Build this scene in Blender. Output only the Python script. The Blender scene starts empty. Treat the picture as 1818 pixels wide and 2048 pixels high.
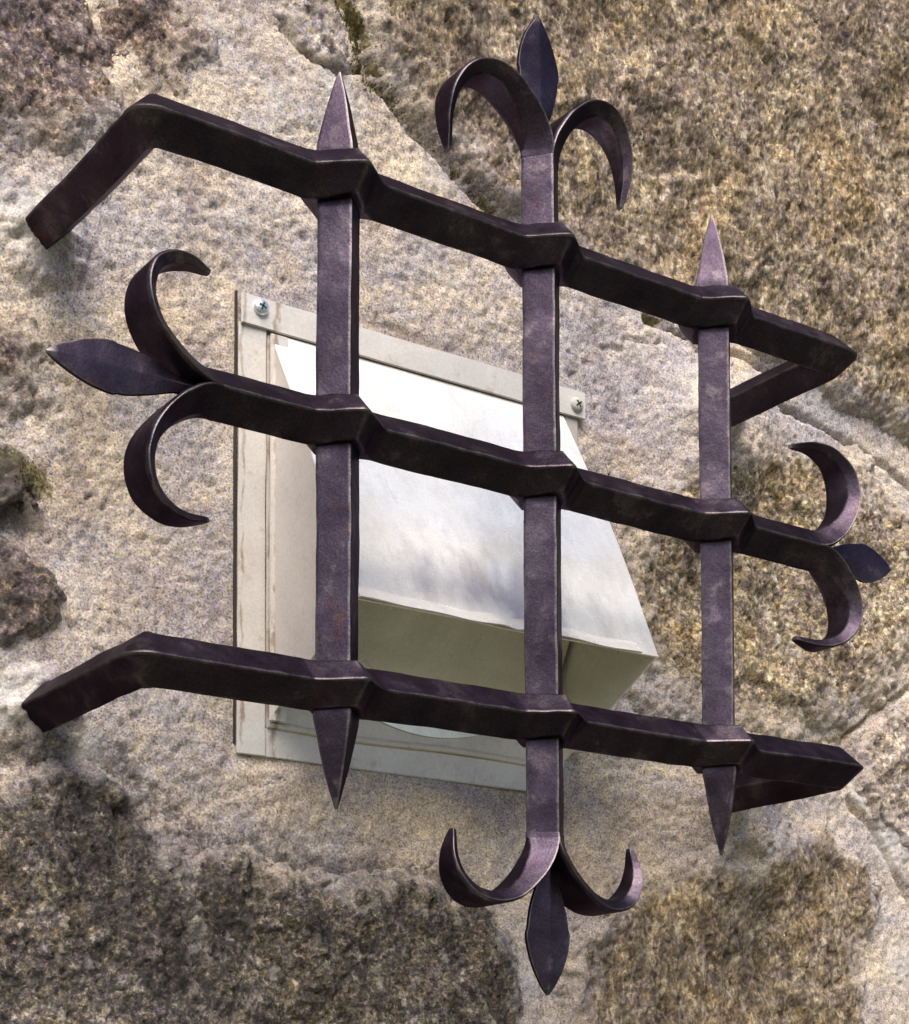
import bpy, bmesh, math, random
import numpy as np
from mathutils import Vector, Matrix

scene = bpy.context.scene
COL = scene.collection
R = math.radians

# ------------------------------------------------------------------ camera
# a shift lens (the photograph has upright verticals although it looks up)
IMG_W, IMG_H = 1818.0, 2048.0
CAM_LOC = (-0.61617, -0.81879, -0.36811)
CAM_RX, CAM_RY, CAM_RZ = 0.05443, 0.00371, -0.62979
CAM_F, CAM_PX, CAM_PY = 3664.04, 1032.94, 2055.95
cam_data = bpy.data.cameras.new('camera')
cam = bpy.data.objects.new('camera', cam_data)
COL.objects.link(cam)
cam_data.sensor_fit = 'VERTICAL'
cam_data.sensor_height = 36.0
cam_data.sensor_width = 36.0
cam_data.lens = CAM_F / IMG_H * 36.0
cam_data.shift_x = (IMG_W / 2 - CAM_PX) / IMG_H
cam_data.shift_y = (CAM_PY - IMG_H / 2) / IMG_H
cam_data.clip_start = 0.02
cam_data.clip_end = 100.0
rot = (Matrix.Rotation(CAM_RZ, 3, 'Z') @ Matrix.Rotation(CAM_RX, 3, 'X') @ Matrix.Rotation(CAM_RY, 3, 'Y')
       @ Matrix.Rotation(R(90), 3, 'X'))
cam.matrix_world = Matrix.Translation(CAM_LOC) @ rot.to_4x4()
scene.camera = cam

# ------------------------------------------------------------------ sky and sun (soft, hazy day)
SUN_DIR = Vector((-0.34, -0.52, 0.78)).normalized()       # towards the sun
world = bpy.data.worlds.new('World')
scene.world = world
world.use_nodes = True
wn = world.node_tree
wn.nodes.clear()
sky = wn.nodes.new('ShaderNodeTexSky')
sky.sky_type = 'NISHITA'
sky.sun_disc = False
sky.sun_elevation = math.asin(SUN_DIR.z)
sky.sun_rotation = math.atan2(SUN_DIR.x, SUN_DIR.y)
sky.air_density = 1.0
sky.dust_density = 2.0
sky.ozone_density = 0.6
bg = wn.nodes.new('ShaderNodeBackground')
bg.inputs['Strength'].default_value = 0.05
wo = wn.nodes.new('ShaderNodeOutputWorld')
wn.links.new(sky.outputs[0], bg.inputs[0])
wn.links.new(bg.outputs[0], wo.inputs[0])
sun_data = bpy.data.lights.new('sun', 'SUN')
sun_data.energy = 1.5
sun_data.angle = R(38)
sun_data.color = (1.0, 0.95, 0.86)
sun = bpy.data.objects.new('sun', sun_data)
COL.objects.link(sun)
sun.rotation_euler = (-SUN_DIR).to_track_quat('-Z', 'Y').to_euler()
sun.location = SUN_DIR * 3

vs = scene.view_settings
vs.view_transform = 'Standard'
vs.look = 'None'
vs.gamma = 1.0
vs.use_curve_mapping = False
vs.exposure = 2.08

# ------------------------------------------------------------------ node helpers
def new_mat(name):
    m = bpy.data.materials.new(name)
    m.use_nodes = True
    nt = m.node_tree
    nt.nodes.clear()
    out = nt.nodes.new('ShaderNodeOutputMaterial')
    b = nt.nodes.new('ShaderNodeBsdfPrincipled')
    nt.links.new(b.outputs[0], out.inputs[0])
    return m, nt, b

def coords(nt, scale=(1, 1, 1), rot_=(0, 0, 0), loc=(0, 0, 0)):
    tc = nt.nodes.new('ShaderNodeTexCoord')
    mp = nt.nodes.new('ShaderNodeMapping')
    mp.inputs['Scale'].default_value = scale
    mp.inputs['Rotation'].default_value = rot_
    mp.inputs['Location'].default_value = loc
    nt.links.new(tc.outputs['Object'], mp.inputs[0])
    return mp.outputs[0]

def noise(nt, vec, scale, detail=4, rough=.55, dist=0.0):
    n = nt.nodes.new('ShaderNodeTexNoise')
    n.inputs['Scale'].default_value = scale
    n.inputs['Detail'].default_value = detail
    n.inputs['Roughness'].default_value = rough
    n.inputs['Distortion'].default_value = dist
    nt.links.new(vec, n.inputs['Vector'])
    return n

def ramp(nt, fac, stops):
    r = nt.nodes.new('ShaderNodeValToRGB')
    el = r.color_ramp.elements
    while len(el) < len(stops):
        el.new(0.5)
    for e, (p, c) in zip(el, stops):
        e.position = p
        if not isinstance(c, (tuple, list)):
            c = (c, c, c)
        e.color = tuple(c) + (1,)
    nt.links.new(fac, r.inputs[0])
    return r.outputs[0]

def mix(nt, fac, a, b, mode='MIX'):
    m = nt.nodes.new('ShaderNodeMix')
    m.data_type = 'RGBA'
    m.blend_type = mode
    m.clamp_result = False
    for sock, v in ((m.inputs[0], fac), (m.inputs[6], a), (m.inputs[7], b)):
        if isinstance(v, (int, float)):
            sock.default_value = v
        elif isinstance(v, tuple):
            sock.default_value = v + (1,)
        else:
            nt.links.new(v, sock)
    return m.outputs[2]

def math_(nt, op, a, b=None, c=None, clamp=False):
    m = nt.nodes.new('ShaderNodeMath')
    m.operation = op
    m.use_clamp = clamp
    for i, v in enumerate((a, b, c)):
        if v is None:
            continue
        if isinstance(v, (int, float)):
            m.inputs[i].default_value = v
        else:
            nt.links.new(v, m.inputs[i])
    return m.outputs[0]

def bump(nt, height, strength, dist, normal=None):
    b = nt.nodes.new('ShaderNodeBump')
    b.inputs['Strength'].default_value = strength
    b.inputs['Distance'].default_value = dist
    nt.links.new(height, b.inputs['Height'])
    if normal is not None:
        nt.links.new(normal, b.inputs['Normal'])
    return b.outputs[0]

# ------------------------------------------------------------------ materials
MORTAR_DARK, MORTAR_MID, MORTAR_LIGHT = (.13, .12, .115), (.36, .335, .31), (.60, .57, .52)

def mortar_color(nt):
    v = coords(nt)
    big = noise(nt, v, 12, 7, .68, .5)
    med = noise(nt, v, 95, 6, .72)
    fine = noise(nt, v, 720, 5, .78)
    a = mix(nt, ramp(nt, big.outputs[0], [(.40, 0.0), (.60, 1.0)]), (.405, .375, .375), (.57, .485, .375))
    t = ramp(nt, med.outputs[0], [(.30, (.36, .34, .36)), (.42, (.82, .79, .80)), (.56, (1.05, 1.02, 1.0)), (.72, (1.35, 1.33, 1.30))])
    a = mix(nt, .55, a, t, 'MULTIPLY')
    g = ramp(nt, fine.outputs[0], [(.35, (.12, .11, .13)), (.43, (.66, .64, .68)), (.52, (1.04, 1.02, .99)), (.65, (1.65, 1.6, 1.52))])
    a = mix(nt, .95, a, g, 'MULTIPLY')
    # damp mauve-grey blotches with soft edges
    dm = noise(nt, coords(nt, loc=(5, 3, 9)), 22, 8, .74, .4)
    a = mix(nt, .8, a, ramp(nt, dm.outputs[0], [(.38, (.64, .60, .63)), (.49, (.95, .94, .95)), (.55, (1, 1, 1)), (.66, (1.22, 1.19, 1.14))]), 'MULTIPLY')
    ch = noise(nt, v, 380, 2, .6)
    tint = ramp(nt, ch.outputs[0], [(.36, (.80, .80, 1.12)), (.50, (1, 1, 1)), (.64, (1.15, 1.02, .76))])
    a = mix(nt, .45, a, tint, 'MULTIPLY')
    h = math_(nt, 'ADD', math_(nt, 'MULTIPLY', med.outputs[0], .42), math_(nt, 'MULTIPLY', fine.outputs[0], .34))
    return a, h

def stains(nt, col):
    """per-vertex masks: g moss, b dark lichen, dark patches and painted recess shade, broken up by noise"""
    at = nt.nodes.new('ShaderNodeAttribute')
    at.attribute_name = 'Stain'
    sp = nt.nodes.new('ShaderNodeSeparateColor')
    nt.links.new(at.outputs['Color'], sp.inputs[0])
    v = coords(nt, loc=(3.1, 1.7, .4))
    br = noise(nt, v, 160, 6, .75)
    mk = ramp(nt, math_(nt, 'ADD', sp.outputs[1], math_(nt, 'MULTIPLY', math_(nt, 'SUBTRACT', br.outputs[0], .5), 1.5)),
              [(.42, 0.0), (.62, 1.0)])
    mossc = ramp(nt, noise(nt, v, 420, 4, .7).outputs[0], [(.3, (.030, .024, .010)), (.5, (.125, .098, .033)), (.68, (.30, .235, .095))])
    col = mix(nt, math_(nt, 'MULTIPLY', mk, .9), col, mossc)
    br2 = noise(nt, v, 120, 8, .8)
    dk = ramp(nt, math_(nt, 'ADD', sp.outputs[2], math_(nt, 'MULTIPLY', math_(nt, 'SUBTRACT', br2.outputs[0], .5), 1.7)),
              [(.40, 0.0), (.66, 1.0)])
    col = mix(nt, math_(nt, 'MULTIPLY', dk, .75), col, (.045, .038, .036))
    return col, sp

def make_mortar():
    m, nt, b = new_mat('mortar')
    a, h = mortar_color(nt)
    a, sp = stains(nt, a)
    pn = noise(nt, coords(nt, loc=(7, 1, 2)), 60, 7, .72)
    pk = ramp(nt, math_(nt, 'ADD', sp.outputs[0], math_(nt, 'MULTIPLY', math_(nt, 'SUBTRACT', pn.outputs[0], .5), 1.3)), [(.40, 0.0), (.72, 1.0)])
    pc = ramp(nt, noise(nt, coords(nt), 300, 5, .7).outputs[0], [(.34, (.36, .34, .35)), (.5, (.60, .57, .535)), (.66, (.78, .755, .70))])
    pg = ramp(nt, noise(nt, coords(nt), 700, 5, .78).outputs[0], [(.36, (.30, .28, .30)), (.46, (.86, .84, .86)), (.55, (1.04, 1.03, 1.0)), (.66, (1.4, 1.38, 1.34))])
    pc = mix(nt, .9, pc, pg, 'MULTIPLY')
    a = mix(nt, math_(nt, 'MULTIPLY', pk, .55), a, pc)
    nt.links.new(a, b.inputs['Base Color'])
    b.inputs['Roughness'].default_value = .9
    b.inputs['Specular IOR Level'].default_value = .2
    nt.links.new(bump(nt, h, .9, .0035), b.inputs['Normal'])
    return m

def make_stone(name, dark, mid, light, seed, grain=1.0, streak=0.0, ochre=.5):
    m, nt, b = new_mat(name)
    o = (seed * 1.37, seed * .71, seed * 2.13)
    v = coords(nt, loc=o)
    # foliation: stretched along one direction in the wall plane
    vst = coords(nt, scale=(1, 1, .50), rot_=(0, R(32), 0), loc=o)
    big = noise(nt, v, 11, 4, .6, .6)
    med = noise(nt, vst if streak else v, 75, 7, .74, .3)
    fine = noise(nt, vst if streak else v, 430, 6, .78)
    crust = noise(nt, v, 30, 8, .72, .8)
    vor = nt.nodes.new('ShaderNodeTexVoronoi')
    vor.inputs['Scale'].default_value = 340
    wv = nt.nodes.new('ShaderNodeVectorMath')
    wv.operation = 'MULTIPLY_ADD'
    wn_ = noise(nt, v, 500, 3, .6)
    nt.links.new(wn_.outputs['Color'], wv.inputs[0])
    wv.inputs[1].default_value = (.004, .004, .004)
    nt.links.new(v, wv.inputs[2])
    nt.links.new(wv.outputs[0], vor.inputs['Vector'])
    vs_ = nt.nodes.new('ShaderNodeSeparateColor')
    nt.links.new(vor.outputs['Color'], vs_.inputs[0])
    val = math_(nt, 'ADD', math_(nt, 'MULTIPLY', med.outputs[0], .42), math_(nt, 'MULTIPLY', fine.outputs[0], .58))
    a = ramp(nt, val, [(.39, dark), (.465, tuple(.5 * x + .5 * y for x, y in zip(dark, mid))), (.52, mid), (.61, light)])
    # pale crusts and dark weathered areas
    a = mix(nt, .85, a, ramp(nt, crust.outputs[0], [(.36, (.66, .62, .63)), (.46, (.92, .90, .90)), (.54, (1, 1, 1)), (.63, (1.35, 1.33, 1.28))]), 'MULTIPLY')
    # broad warm and cool zones
    z = ramp(nt, big.outputs[0], [(.34, (.84, .80, .92)), (.5, (1, 1, 1)), (.66, (1.16, 1.04, .80))])
    a = mix(nt, ochre, a, z, 'MULTIPLY')
    # single crystals: pale, dark, ochre and violet ones
    cr = ramp(nt, vs_.outputs[0], [(.0, (.30, .27, .28)), (.18, (.62, .58, .62)), (.30, (.95, .92, .98)), (.6, (1, 1, 1)), (.80, (1.22, 1.10, .84)), (.95, (1.8, 1.72, 1.6))])
    a = mix(nt, .82 * grain, a, cr, 'MULTIPLY')
    # sparse larger crystals: pale feldspar flecks and black mica
    vb = nt.nodes.new('ShaderNodeTexVoronoi')
    vb.inputs['Scale'].default_value = 150
    wv2 = nt.nodes.new('ShaderNodeVectorMath')
    wv2.operation = 'MULTIPLY_ADD'
    nt.links.new(noise(nt, v, 260, 4, .7).outputs['Color'], wv2.inputs[0])
    wv2.inputs[1].default_value = (.010, .010, .010)
    nt.links.new(vst, wv2.inputs[2])
    nt.links.new(wv2.outputs[0], vb.inputs['Vector'])
    vbs = nt.nodes.new('ShaderNodeSeparateColor')
    nt.links.new(vb.outputs['Color'], vbs.inputs[0])
    core = ramp(nt, vb.outputs['Distance'], [(.26, 1.0), (.48, 0.0)])
    fl = math_(nt, 'MULTIPLY', ramp(nt, vbs.outputs[0], [(.84, 0.0), (.90, 1.0)]), core)
    a = mix(nt, math_(nt, 'MULTIPLY', fl, .55), a, tuple(min(.85, 1.12 * x) for x in light))
    mi = math_(nt, 'MULTIPLY', ramp(nt, vbs.outputs[1], [(.84, 0.0), (.90, 1.0)]), core)
    a = mix(nt, math_(nt, 'MULTIPLY', mi, .6), a, tuple(.6 * x for x in dark))
    ch = noise(nt, v, 120, 5, .7)
    tint = ramp(nt, ch.outputs[0], [(.36, (.90, .80, 1.08)), (.50, (1, 1, 1)), (.64, (1.14, 1.03, .76))])
    a = mix(nt, .7, a, tint, 'MULTIPLY')
    # mortar smeared over the edges
    ma, mh = mortar_color(nt)
    a, sp = stains(nt, a)
    sm = noise(nt, v, 70, 7, .72)
    k = ramp(nt, math_(nt, 'ADD', sp.outputs[0], math_(nt, 'MULTIPLY', math_(nt, 'SUBTRACT', sm.outputs[0], .5), 1.5)),
             [(.36, 0.0), (.68, 1.0)])
    a = mix(nt, math_(nt, 'MULTIPLY', k, .85), a, ma)
    nt.links.new(a, b.inputs['Base Color'])
    b.inputs['Roughness'].default_value = .82
    b.inputs['Specular IOR Level'].default_value = .3
    h = math_(nt, 'ADD', math_(nt, 'MULTIPLY', med.outputs[0], 1.0), math_(nt, 'MULTIPLY', fine.outputs[0], .45))
    nt.links.new(bump(nt, h, 1.0, .0034), b.inputs['Normal'])
    return m

def make_iron():
    m, nt, b = new_mat('wrought_iron')
    v = coords(nt)
    n1 = noise(nt, v, 26, 5, .6, .4)
    n2 = noise(nt, v, 90, 5, .6)
    n3 = noise(nt, v, 900, 3, .6)
    a = ramp(nt, n1.outputs[0], [(.34, (.026, .0185, .028)), (.52, (.040, .0295, .0425)), (.70, (.062, .048, .063))])
    # worn, chalky patches
    w = ramp(nt, math_(nt, 'ADD', math_(nt, 'MULTIPLY', n1.outputs[0], .6), math_(nt, 'MULTIPLY', n2.outputs[0], .4)),
             [(.555, 0.0), (.60, 1.0)])
    a = mix(nt, math_(nt, 'MULTIPLY', w, .42), a, (.105, .080, .092))
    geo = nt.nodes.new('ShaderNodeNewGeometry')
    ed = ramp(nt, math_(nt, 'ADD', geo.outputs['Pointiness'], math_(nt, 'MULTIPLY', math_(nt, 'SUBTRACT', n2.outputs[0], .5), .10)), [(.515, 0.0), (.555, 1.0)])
    a = mix(nt, math_(nt, 'MULTIPLY', ed, .42), a, (.19, .17, .155))  # paler ridge lines: wear plus edge highlights painted into the colour
    # rust
    nr = noise(nt, coords(nt, loc=(2, 5, 1)), 60, 6, .7)
    sx = nt.nodes.new('ShaderNodeSeparateXYZ')
    tc_ = nt.nodes.new('ShaderNodeTexCoord')
    nt.links.new(tc_.outputs['Object'], sx.inputs[0])
    near = math_(nt, 'MULTIPLY', math_(nt, 'SUBTRACT', sx.outputs['Y'], .105), 6.0, clamp=True)     # rust creeps out of the wall
    r = ramp(nt, math_(nt, 'ADD', nr.outputs[0], near), [(.60, 0.0), (.72, 1.0)])
    a = mix(nt, math_(nt, 'MULTIPLY', r, .45), a, (.085, .034, .012))
    g = ramp(nt, n3.outputs[0], [(.3, (.6, .6, .66)), (.5, (1, 1, 1)), (.7, (1.45, 1.38, 1.4))])
    a = mix(nt, .8, a, g, 'MULTIPLY')
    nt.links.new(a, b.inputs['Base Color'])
    b.inputs['Metallic'].default_value = .93
    b.inputs['Specular IOR Level'].default_value = .5
    b.inputs['Specular Tint'].default_value = (.45, .42, .46, 1)
    rr = ramp(nt, n2.outputs[0], [(.3, .34), (.7, .50)])
    nt.links.new(rr, b.inputs['Roughness'])
    h = math_(nt, 'ADD', math_(nt, 'MULTIPLY', n2.outputs[0], .8), math_(nt, 'MULTIPLY', n3.outputs[0], .12))
    nt.links.new(bump(nt, h, .22, .0025), b.inputs['Normal'])
    return m

def make_metal(name, base, rough, dirt, metallic=.9, smudge_reflection=False, runs=False):
    m, nt, b = new_mat(name)
    v = coords(nt)
    n1 = noise(nt, v, 18, 5, .6, .5)
    n2 = noise(nt, coords(nt, scale=(1, 1, .12)), 240, 4, .6)
    n3 = noise(nt, v, 700, 3, .6)
    a = mix(nt, ramp(nt, n1.outputs[0], [(.42, 0.0), (.62, 1.0)]), base, tuple(.88 * x for x in base))
    dn = noise(nt, coords(nt, loc=(1, 2, 3)), 75, 7, .75)
    d = ramp(nt, dn.outputs[0], [(.56, 0.0), (.74, 1.0)])
    a = mix(nt, math_(nt, 'MULTIPLY', d, dirt), a, (.30, .23, .14))
    if runs:
        # rusty dirt that has run down the fold beside the left cheek and gathered at the foot
        sx = nt.nodes.new('ShaderNodeSeparateXYZ')
        nt.links.new(v, sx.inputs[0])
        wob = noise(nt, coords(nt, loc=(0, 4, 0)), 35, 4, .6)
        dx = math_(nt, 'ABSOLUTE', math_(nt, 'ADD', math_(nt, 'ADD', sx.outputs['X'], .0975), math_(nt, 'MULTIPLY', math_(nt, 'SUBTRACT', wob.outputs[0], .5), .016)))
        run = math_(nt, 'SUBTRACT', 1.0, math_(nt, 'MULTIPLY', dx, 190.0), clamp=True)
        foot = math_(nt, 'MULTIPLY', math_(nt, 'SUBTRACT', -.100, sx.outputs['Z']), 9.0, clamp=True)
        dx2 = math_(nt, 'ABSOLUTE', math_(nt, 'ADD', math_(nt, 'ADD', sx.outputs['X'], .1185), math_(nt, 'MULTIPLY', math_(nt, 'SUBTRACT', wob.outputs[0], .5), .010)))
        run = math_(nt, 'MAXIMUM', run, math_(nt, 'SUBTRACT', .8, math_(nt, 'MULTIPLY', dx2, 200.0), clamp=True))
        rn = noise(nt, coords(nt, scale=(1, 1, .3)), 150, 6, .75)
        rk = ramp(nt, math_(nt, 'ADD', math_(nt, 'MAXIMUM', run, foot), math_(nt, 'MULTIPLY', math_(nt, 'SUBTRACT', rn.outputs[0], .5), 2.0)), [(.55, 0.0), (.95, 1.0)])
        a = mix(nt, math_(nt, 'MULTIPLY', rk, .75), a, (.23, .14, .085))
    if smudge_reflection:
        # violet-grey smear, stretched to paint a dark reflection along the lower front
        ms = coords(nt, scale=(1, 1, 1), loc=(-.014, 0, .050))
        ln = nt.nodes.new('ShaderNodeVectorMath'); ln.operation = 'LENGTH'
        mm = nt.nodes.new('ShaderNodeVectorMath'); mm.operation = 'MULTIPLY'
        mm.inputs[1].default_value = (.55, 0, 1.5)
        nt.links.new(ms, mm.inputs[0]); nt.links.new(mm.outputs[0], ln.inputs[0])
        near = math_(nt, 'SUBTRACT', 1.0, math_(nt, 'MULTIPLY', ln.outputs['Value'], 13.0), clamp=True)
        wn2 = noise(nt, coords(nt, scale=(1, 1, .35), rot_=(0, R(-28), 0)), 40, 5, .6, .15)
        k = ramp(nt, math_(nt, 'ADD', near, math_(nt, 'MULTIPLY', math_(nt, 'SUBTRACT', wn2.outputs[0], .5), 1.6)), [(.45, 0.0), (.95, 1.0)])
        a = mix(nt, math_(nt, 'MULTIPLY', k, .6), a, (.26, .22, .30))
        st2 = noise(nt, coords(nt, scale=(1, 1, .10), rot_=(0, R(-8), 0), loc=(4, 1, 2)), 120, 5, .65)
        a = mix(nt, .32, a, ramp(nt, st2.outputs[0], [(.35, (.72, .69, .76)), (.52, (1, 1, 1))]), 'MULTIPLY')
    g = ramp(nt, n3.outputs[0], [(.3, .86), (.7, 1.1)])
    a = mix(nt, .7, a, g, 'MULTIPLY')
    nt.links.new(a, b.inputs['Base Color'])
    b.inputs['Metallic'].default_value = metallic
    nt.links.new(ramp(nt, n1.outputs[0], [(.35, rough), (.65, rough + .12)]), b.inputs['Roughness'])
    h = math_(nt, 'ADD', math_(nt, 'MULTIPLY', n1.outputs[0], 1.0), math_(nt, 'MULTIPLY', n2.outputs[0], .03))
    nt.links.new(bump(nt, h, .25, .004), b.inputs['Normal'])
    return m

MAT_MORTAR = make_mortar()
BROWN = ((.046, .034, .029), (.262, .205, .138), (.58, .505, .385))
MAT_TAN = make_stone('tan_granite', *BROWN, seed=1, grain=.62, streak=1.0, ochre=.8)
MAT_OCHRE = make_stone('ochre_granite', (.055, .042, .032), (.345, .280, .190), (.70, .63, .49), seed=3, ochre=.7)
MAT_VIOLET = make_stone('violet_brown_granite', (.034, .023, .026), (.225, .172, .155), (.56, .48, .43), seed=5, streak=0.0)
MAT_DARK = make_stone('dark_lichen_granite', (.012, .010, .010), (.118, .101, .086), (.40, .355, .30), seed=8)
MAT_PALE = make_stone('pale_granite', (.09, .075, .085), (.40, .355, .34), (.70, .66, .60), seed=11)
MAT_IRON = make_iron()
MAT_HOOD = make_metal('brushed_aluminium', (.96, .915, .87), .24, .10, .44, smudge_reflection=True)
MAT_FLANGE = make_metal('weathered_aluminium', (.60, .55, .51), .50, .75, .30, runs=True)
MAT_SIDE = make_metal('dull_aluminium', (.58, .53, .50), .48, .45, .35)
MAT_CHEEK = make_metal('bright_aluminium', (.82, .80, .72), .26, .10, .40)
MAT_DULL = make_metal('mortar_stained_aluminium', (.42, .39, .36), .75, .8, .1)
MAT_SCREW = make_metal('zinc_screw', (.72, .74, .80), .28, .05)
m_, nt_, b_ = new_mat('dark_gap_shade')
b_.inputs['Base Color'].default_value = (.03, .022, .016, 1)  # near-black colour painting shade in the flange gap and screw recesses
b_.inputs['Roughness'].default_value = .9
MAT_GAP = m_

# ------------------------------------------------------------------ object helpers
def empty(name, loc=(0, 0, 0)):
    o = bpy.data.objects.new(name, None)
    o.location = loc
    o.empty_display_size = .05
    COL.objects.link(o)
    return o

def mesh_obj(name, verts, faces, mat, parent=None, smooth=None):
    me = bpy.data.meshes.new(name)
    me.from_pydata(verts, [], faces)
    me.update()
    bm = bmesh.new()
    bm.from_mesh(me)
    bmesh.ops.recalc_face_normals(bm, faces=bm.faces)
    bm.to_mesh(me)
    bm.free()
    if smooth is not None:
        me.polygons.foreach_set('use_smooth', [True] * len(me.polygons))
        me.set_sharp_from_angle(angle=R(smooth))
    me.materials.append(mat)
    o = bpy.data.objects.new(name, me)
    COL.objects.link(o)
    if parent is not None:
        o.parent = parent
        o.matrix_parent_inverse = parent.matrix_basis.inverted()
    return o

# ------------------------------------------------------------------ value noise (numpy) for real relief
def _hash(ix, iy, seed):
    h = (ix.astype(np.int64) * 374761393 + iy.astype(np.int64) * 668265263 + seed * 974711) & 0x7fffffff
    h = ((h ^ (h >> 13)) * 1274126177) & 0x7fffffff
    h = (h ^ (h >> 16)) & 0xffffff
    return h / float(0xffffff)

def vnoise(x, y, seed):
    ix, iy = np.floor(x), np.floor(y)
    fx, fy = x - ix, y - iy
    fx = fx * fx * fx * (fx * (fx * 6 - 15) + 10)
    fy = fy * fy * fy * (fy * (fy * 6 - 15) + 10)
    a = _hash(ix, iy, seed); b = _hash(ix + 1, iy, seed)
    c = _hash(ix, iy + 1, seed); d = _hash(ix + 1, iy + 1, seed)
    return (a * (1 - fx) + b * fx) * (1 - fy) + (c * (1 - fx) + d * fx) * fy - .5

def fbm(x, y, freq, octs, seed, gain=.5, ang=.6):
    s = 0; amp = 1.0
    ca, sa = math.cos(ang), math.sin(ang)
    for i in range(octs):
        s = s + amp * vnoise(x * freq, y * freq, seed + i * 17)
        x, y = ca * x - sa * y, sa * x + ca * y
        freq *= 2.03
        amp *= gain
    return s

def facets(x, z, size, seed):
    wx = x + size * .35 * fbm(x, z, 1.6 / size, 3, seed + 3)
    wz = z + size * .35 * fbm(x, z, 1.6 / size, 3, seed + 4)
    gx_, gz_ = wx / size, wz / size
    ix, iz = np.floor(gx_), np.floor(gz_)
    num = np.zeros(x.shape); den = np.zeros(x.shape)
    for dx in (-1, 0, 1):
        for dz in (-1, 0, 1):
            cx, cz = ix + dx, iz + dz
            px_ = cx + _hash(cx, cz, seed); pz_ = cz + _hash(cx, cz, seed + 1)
            ux, uz = gx_ - px_, gz_ - pz_
            w = np.exp(-16 * (ux * ux + uz * uz)) + 1e-9
            pl = (ux * (_hash(cx, cz, seed + 5) - .5) + uz * (_hash(cx, cz, seed + 6) - .5)) * .32 + (_hash(cx, cz, seed + 7) - .5) * .12
            num += w * pl; den += w
    return size * num / den

def sdist(px, pz, poly):
    """signed distance to a polygon, positive inside"""
    d = np.full(px.shape, 1e9)
    inside = np.zeros(px.shape, bool)
    n = len(poly)
    for i in range(n):
        ax, ay = poly[i]
        bx, by = poly[(i + 1) % n]
        ex, ey = bx - ax, by - ay
        t = np.clip(((px - ax) * ex + (pz - ay) * ey) / (ex * ex + ey * ey + 1e-12), 0, 1)
        d = np.minimum(d, np.hypot(px - ax - t * ex, pz - ay - t * ey))
        c = ((ay > pz) != (by > pz)) & (px < (bx - ax) * (pz - ay) / (by - ay + 1e-12) + ax)
        inside ^= c
    return np.where(inside, d, -d)

def linedist(px, pz, line):
    d = np.full(px.shape, 1e9)
    for (ax, ay), (bx, by) in zip(line[:-1], line[1:]):
        ex, ey = bx - ax, by - ay
        t = np.clip(((px - ax) * ex + (pz - ay) * ey) / (ex * ex + ey * ey + 1e-12), 0, 1)
        d = np.minimum(d, np.hypot(px - ax - t * ex, pz - ay - t * ey))
    return d

def sstep(a, b, x):
    t = np.clip((x - a) / (b - a), 0, 1)
    return t * t * (3 - 2 * t)

# ------------------------------------------------------------------ the grass the wall stands in, well below the picture
m_, nt_, b_ = new_mat('meadow')
nt_.links.new(ramp(nt_, noise(nt_, coords(nt_), 6, 6, .7).outputs[0], [(.35, (.06, .066, .032)), (.65, (.125, .122, .070))]), b_.inputs['Base Color'])
b_.inputs['Roughness'].default_value = .9
V, F = [], []
for j in range(25):
    for i in range(41):
        x, y = (i - 20) ** 3 * .01, .6 - (j * .5) ** 2 * .55
        V.append((x, y, -1.7 + .02 * math.sin(x * 3 + j) + .015 * math.sin(y * 2.3)))
for j in range(24):
    for i in range(40):
        F.append((j * 41 + i, j * 41 + i + 1, (j + 1) * 41 + i + 1, (j + 1) * 41 + i))
ground = mesh_obj('ground', V, F, m_, None, smooth=60)
ground['kind'] = 'structure'

# ------------------------------------------------------------------ the wall: mortar sheet and stones
YW = 0.140                     # nominal face of the wall; the room side of it is +y
FL_X0, FL_X1, FL_Z0, FL_Z1 = -0.1215, 0.1395, -0.1478, 0.1290     # flange of the vent

wall = empty('stone_wall', (0.1, YW, -1.7))
wall['label'] = 'rough granite rubble wall with pale smeared mortar behind the iron grille'
wall['category'] = 'wall'

MOSS_LINES = [([(-.075, .385), (-.056, .344), (-.047, .331), (-.036, .32), (-.03, .3), (-.021, .293)], .0085, 1.0),
              ([(-.021, .293), (.005, .274), (.05, .248), (.072, .234)], .009, .62),
              ([(.196, .197), (.221, .196), (.244, .188), (.262, .189)], .004, .8),
              ([(.326, .162), (.375, .162), (.416, .154), (.449, .145), (.484, .132)], .0025, .45),
              ([(.47, .172), (.52, .165)], .006, .7),
              ([(-.27, -.006), (-.259, -.004), (-.244, -.010)], .012, .85),
              ([(.481, -.012), (.415, -.056), (.392, -.074), (.36, -.083)], .004, .6)]
GROOVES = [([(-.088, .305), (-.077, .297), (-.068, .293), (-.054, .291), (-.031, .298)], .0022, .006),
           ([(-.075, .385), (-.056, .344), (-.047, .331), (-.036, .32), (-.03, .3), (-.021, .293), (.005, .274), (.05, .248), (.072, .234), (.126, .21)], .004, .009),
           ([(.196, .197), (.221, .196), (.244, .188), (.278, .19), (.33, .188)], .003, .007),
           ([(.326, .162), (.375, .162), (.416, .154), (.449, .145), (.484, .132)], .0022, .006),
           ([(.16, .169), (.176, .171), (.178, .177), (.21, .182), (.221, .174)], .0012, .003),
           ([(.399, -.121), (.424, -.14), (.443, -.164), (.47, -.20)], .003, .008),
           ([(.481, -.014), (.415, -.058), (.392, -.076)], .002, .005),
           ([(.107, -.272), (.109, -.304), (.112, -.36)], .0016, .005),
           ([(-.255, .055), (-.247, .04), (-.250, .03)], .004, .006),
           ([(-.226, -.084), (-.217, -.105)], .0014, .003)]
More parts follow.
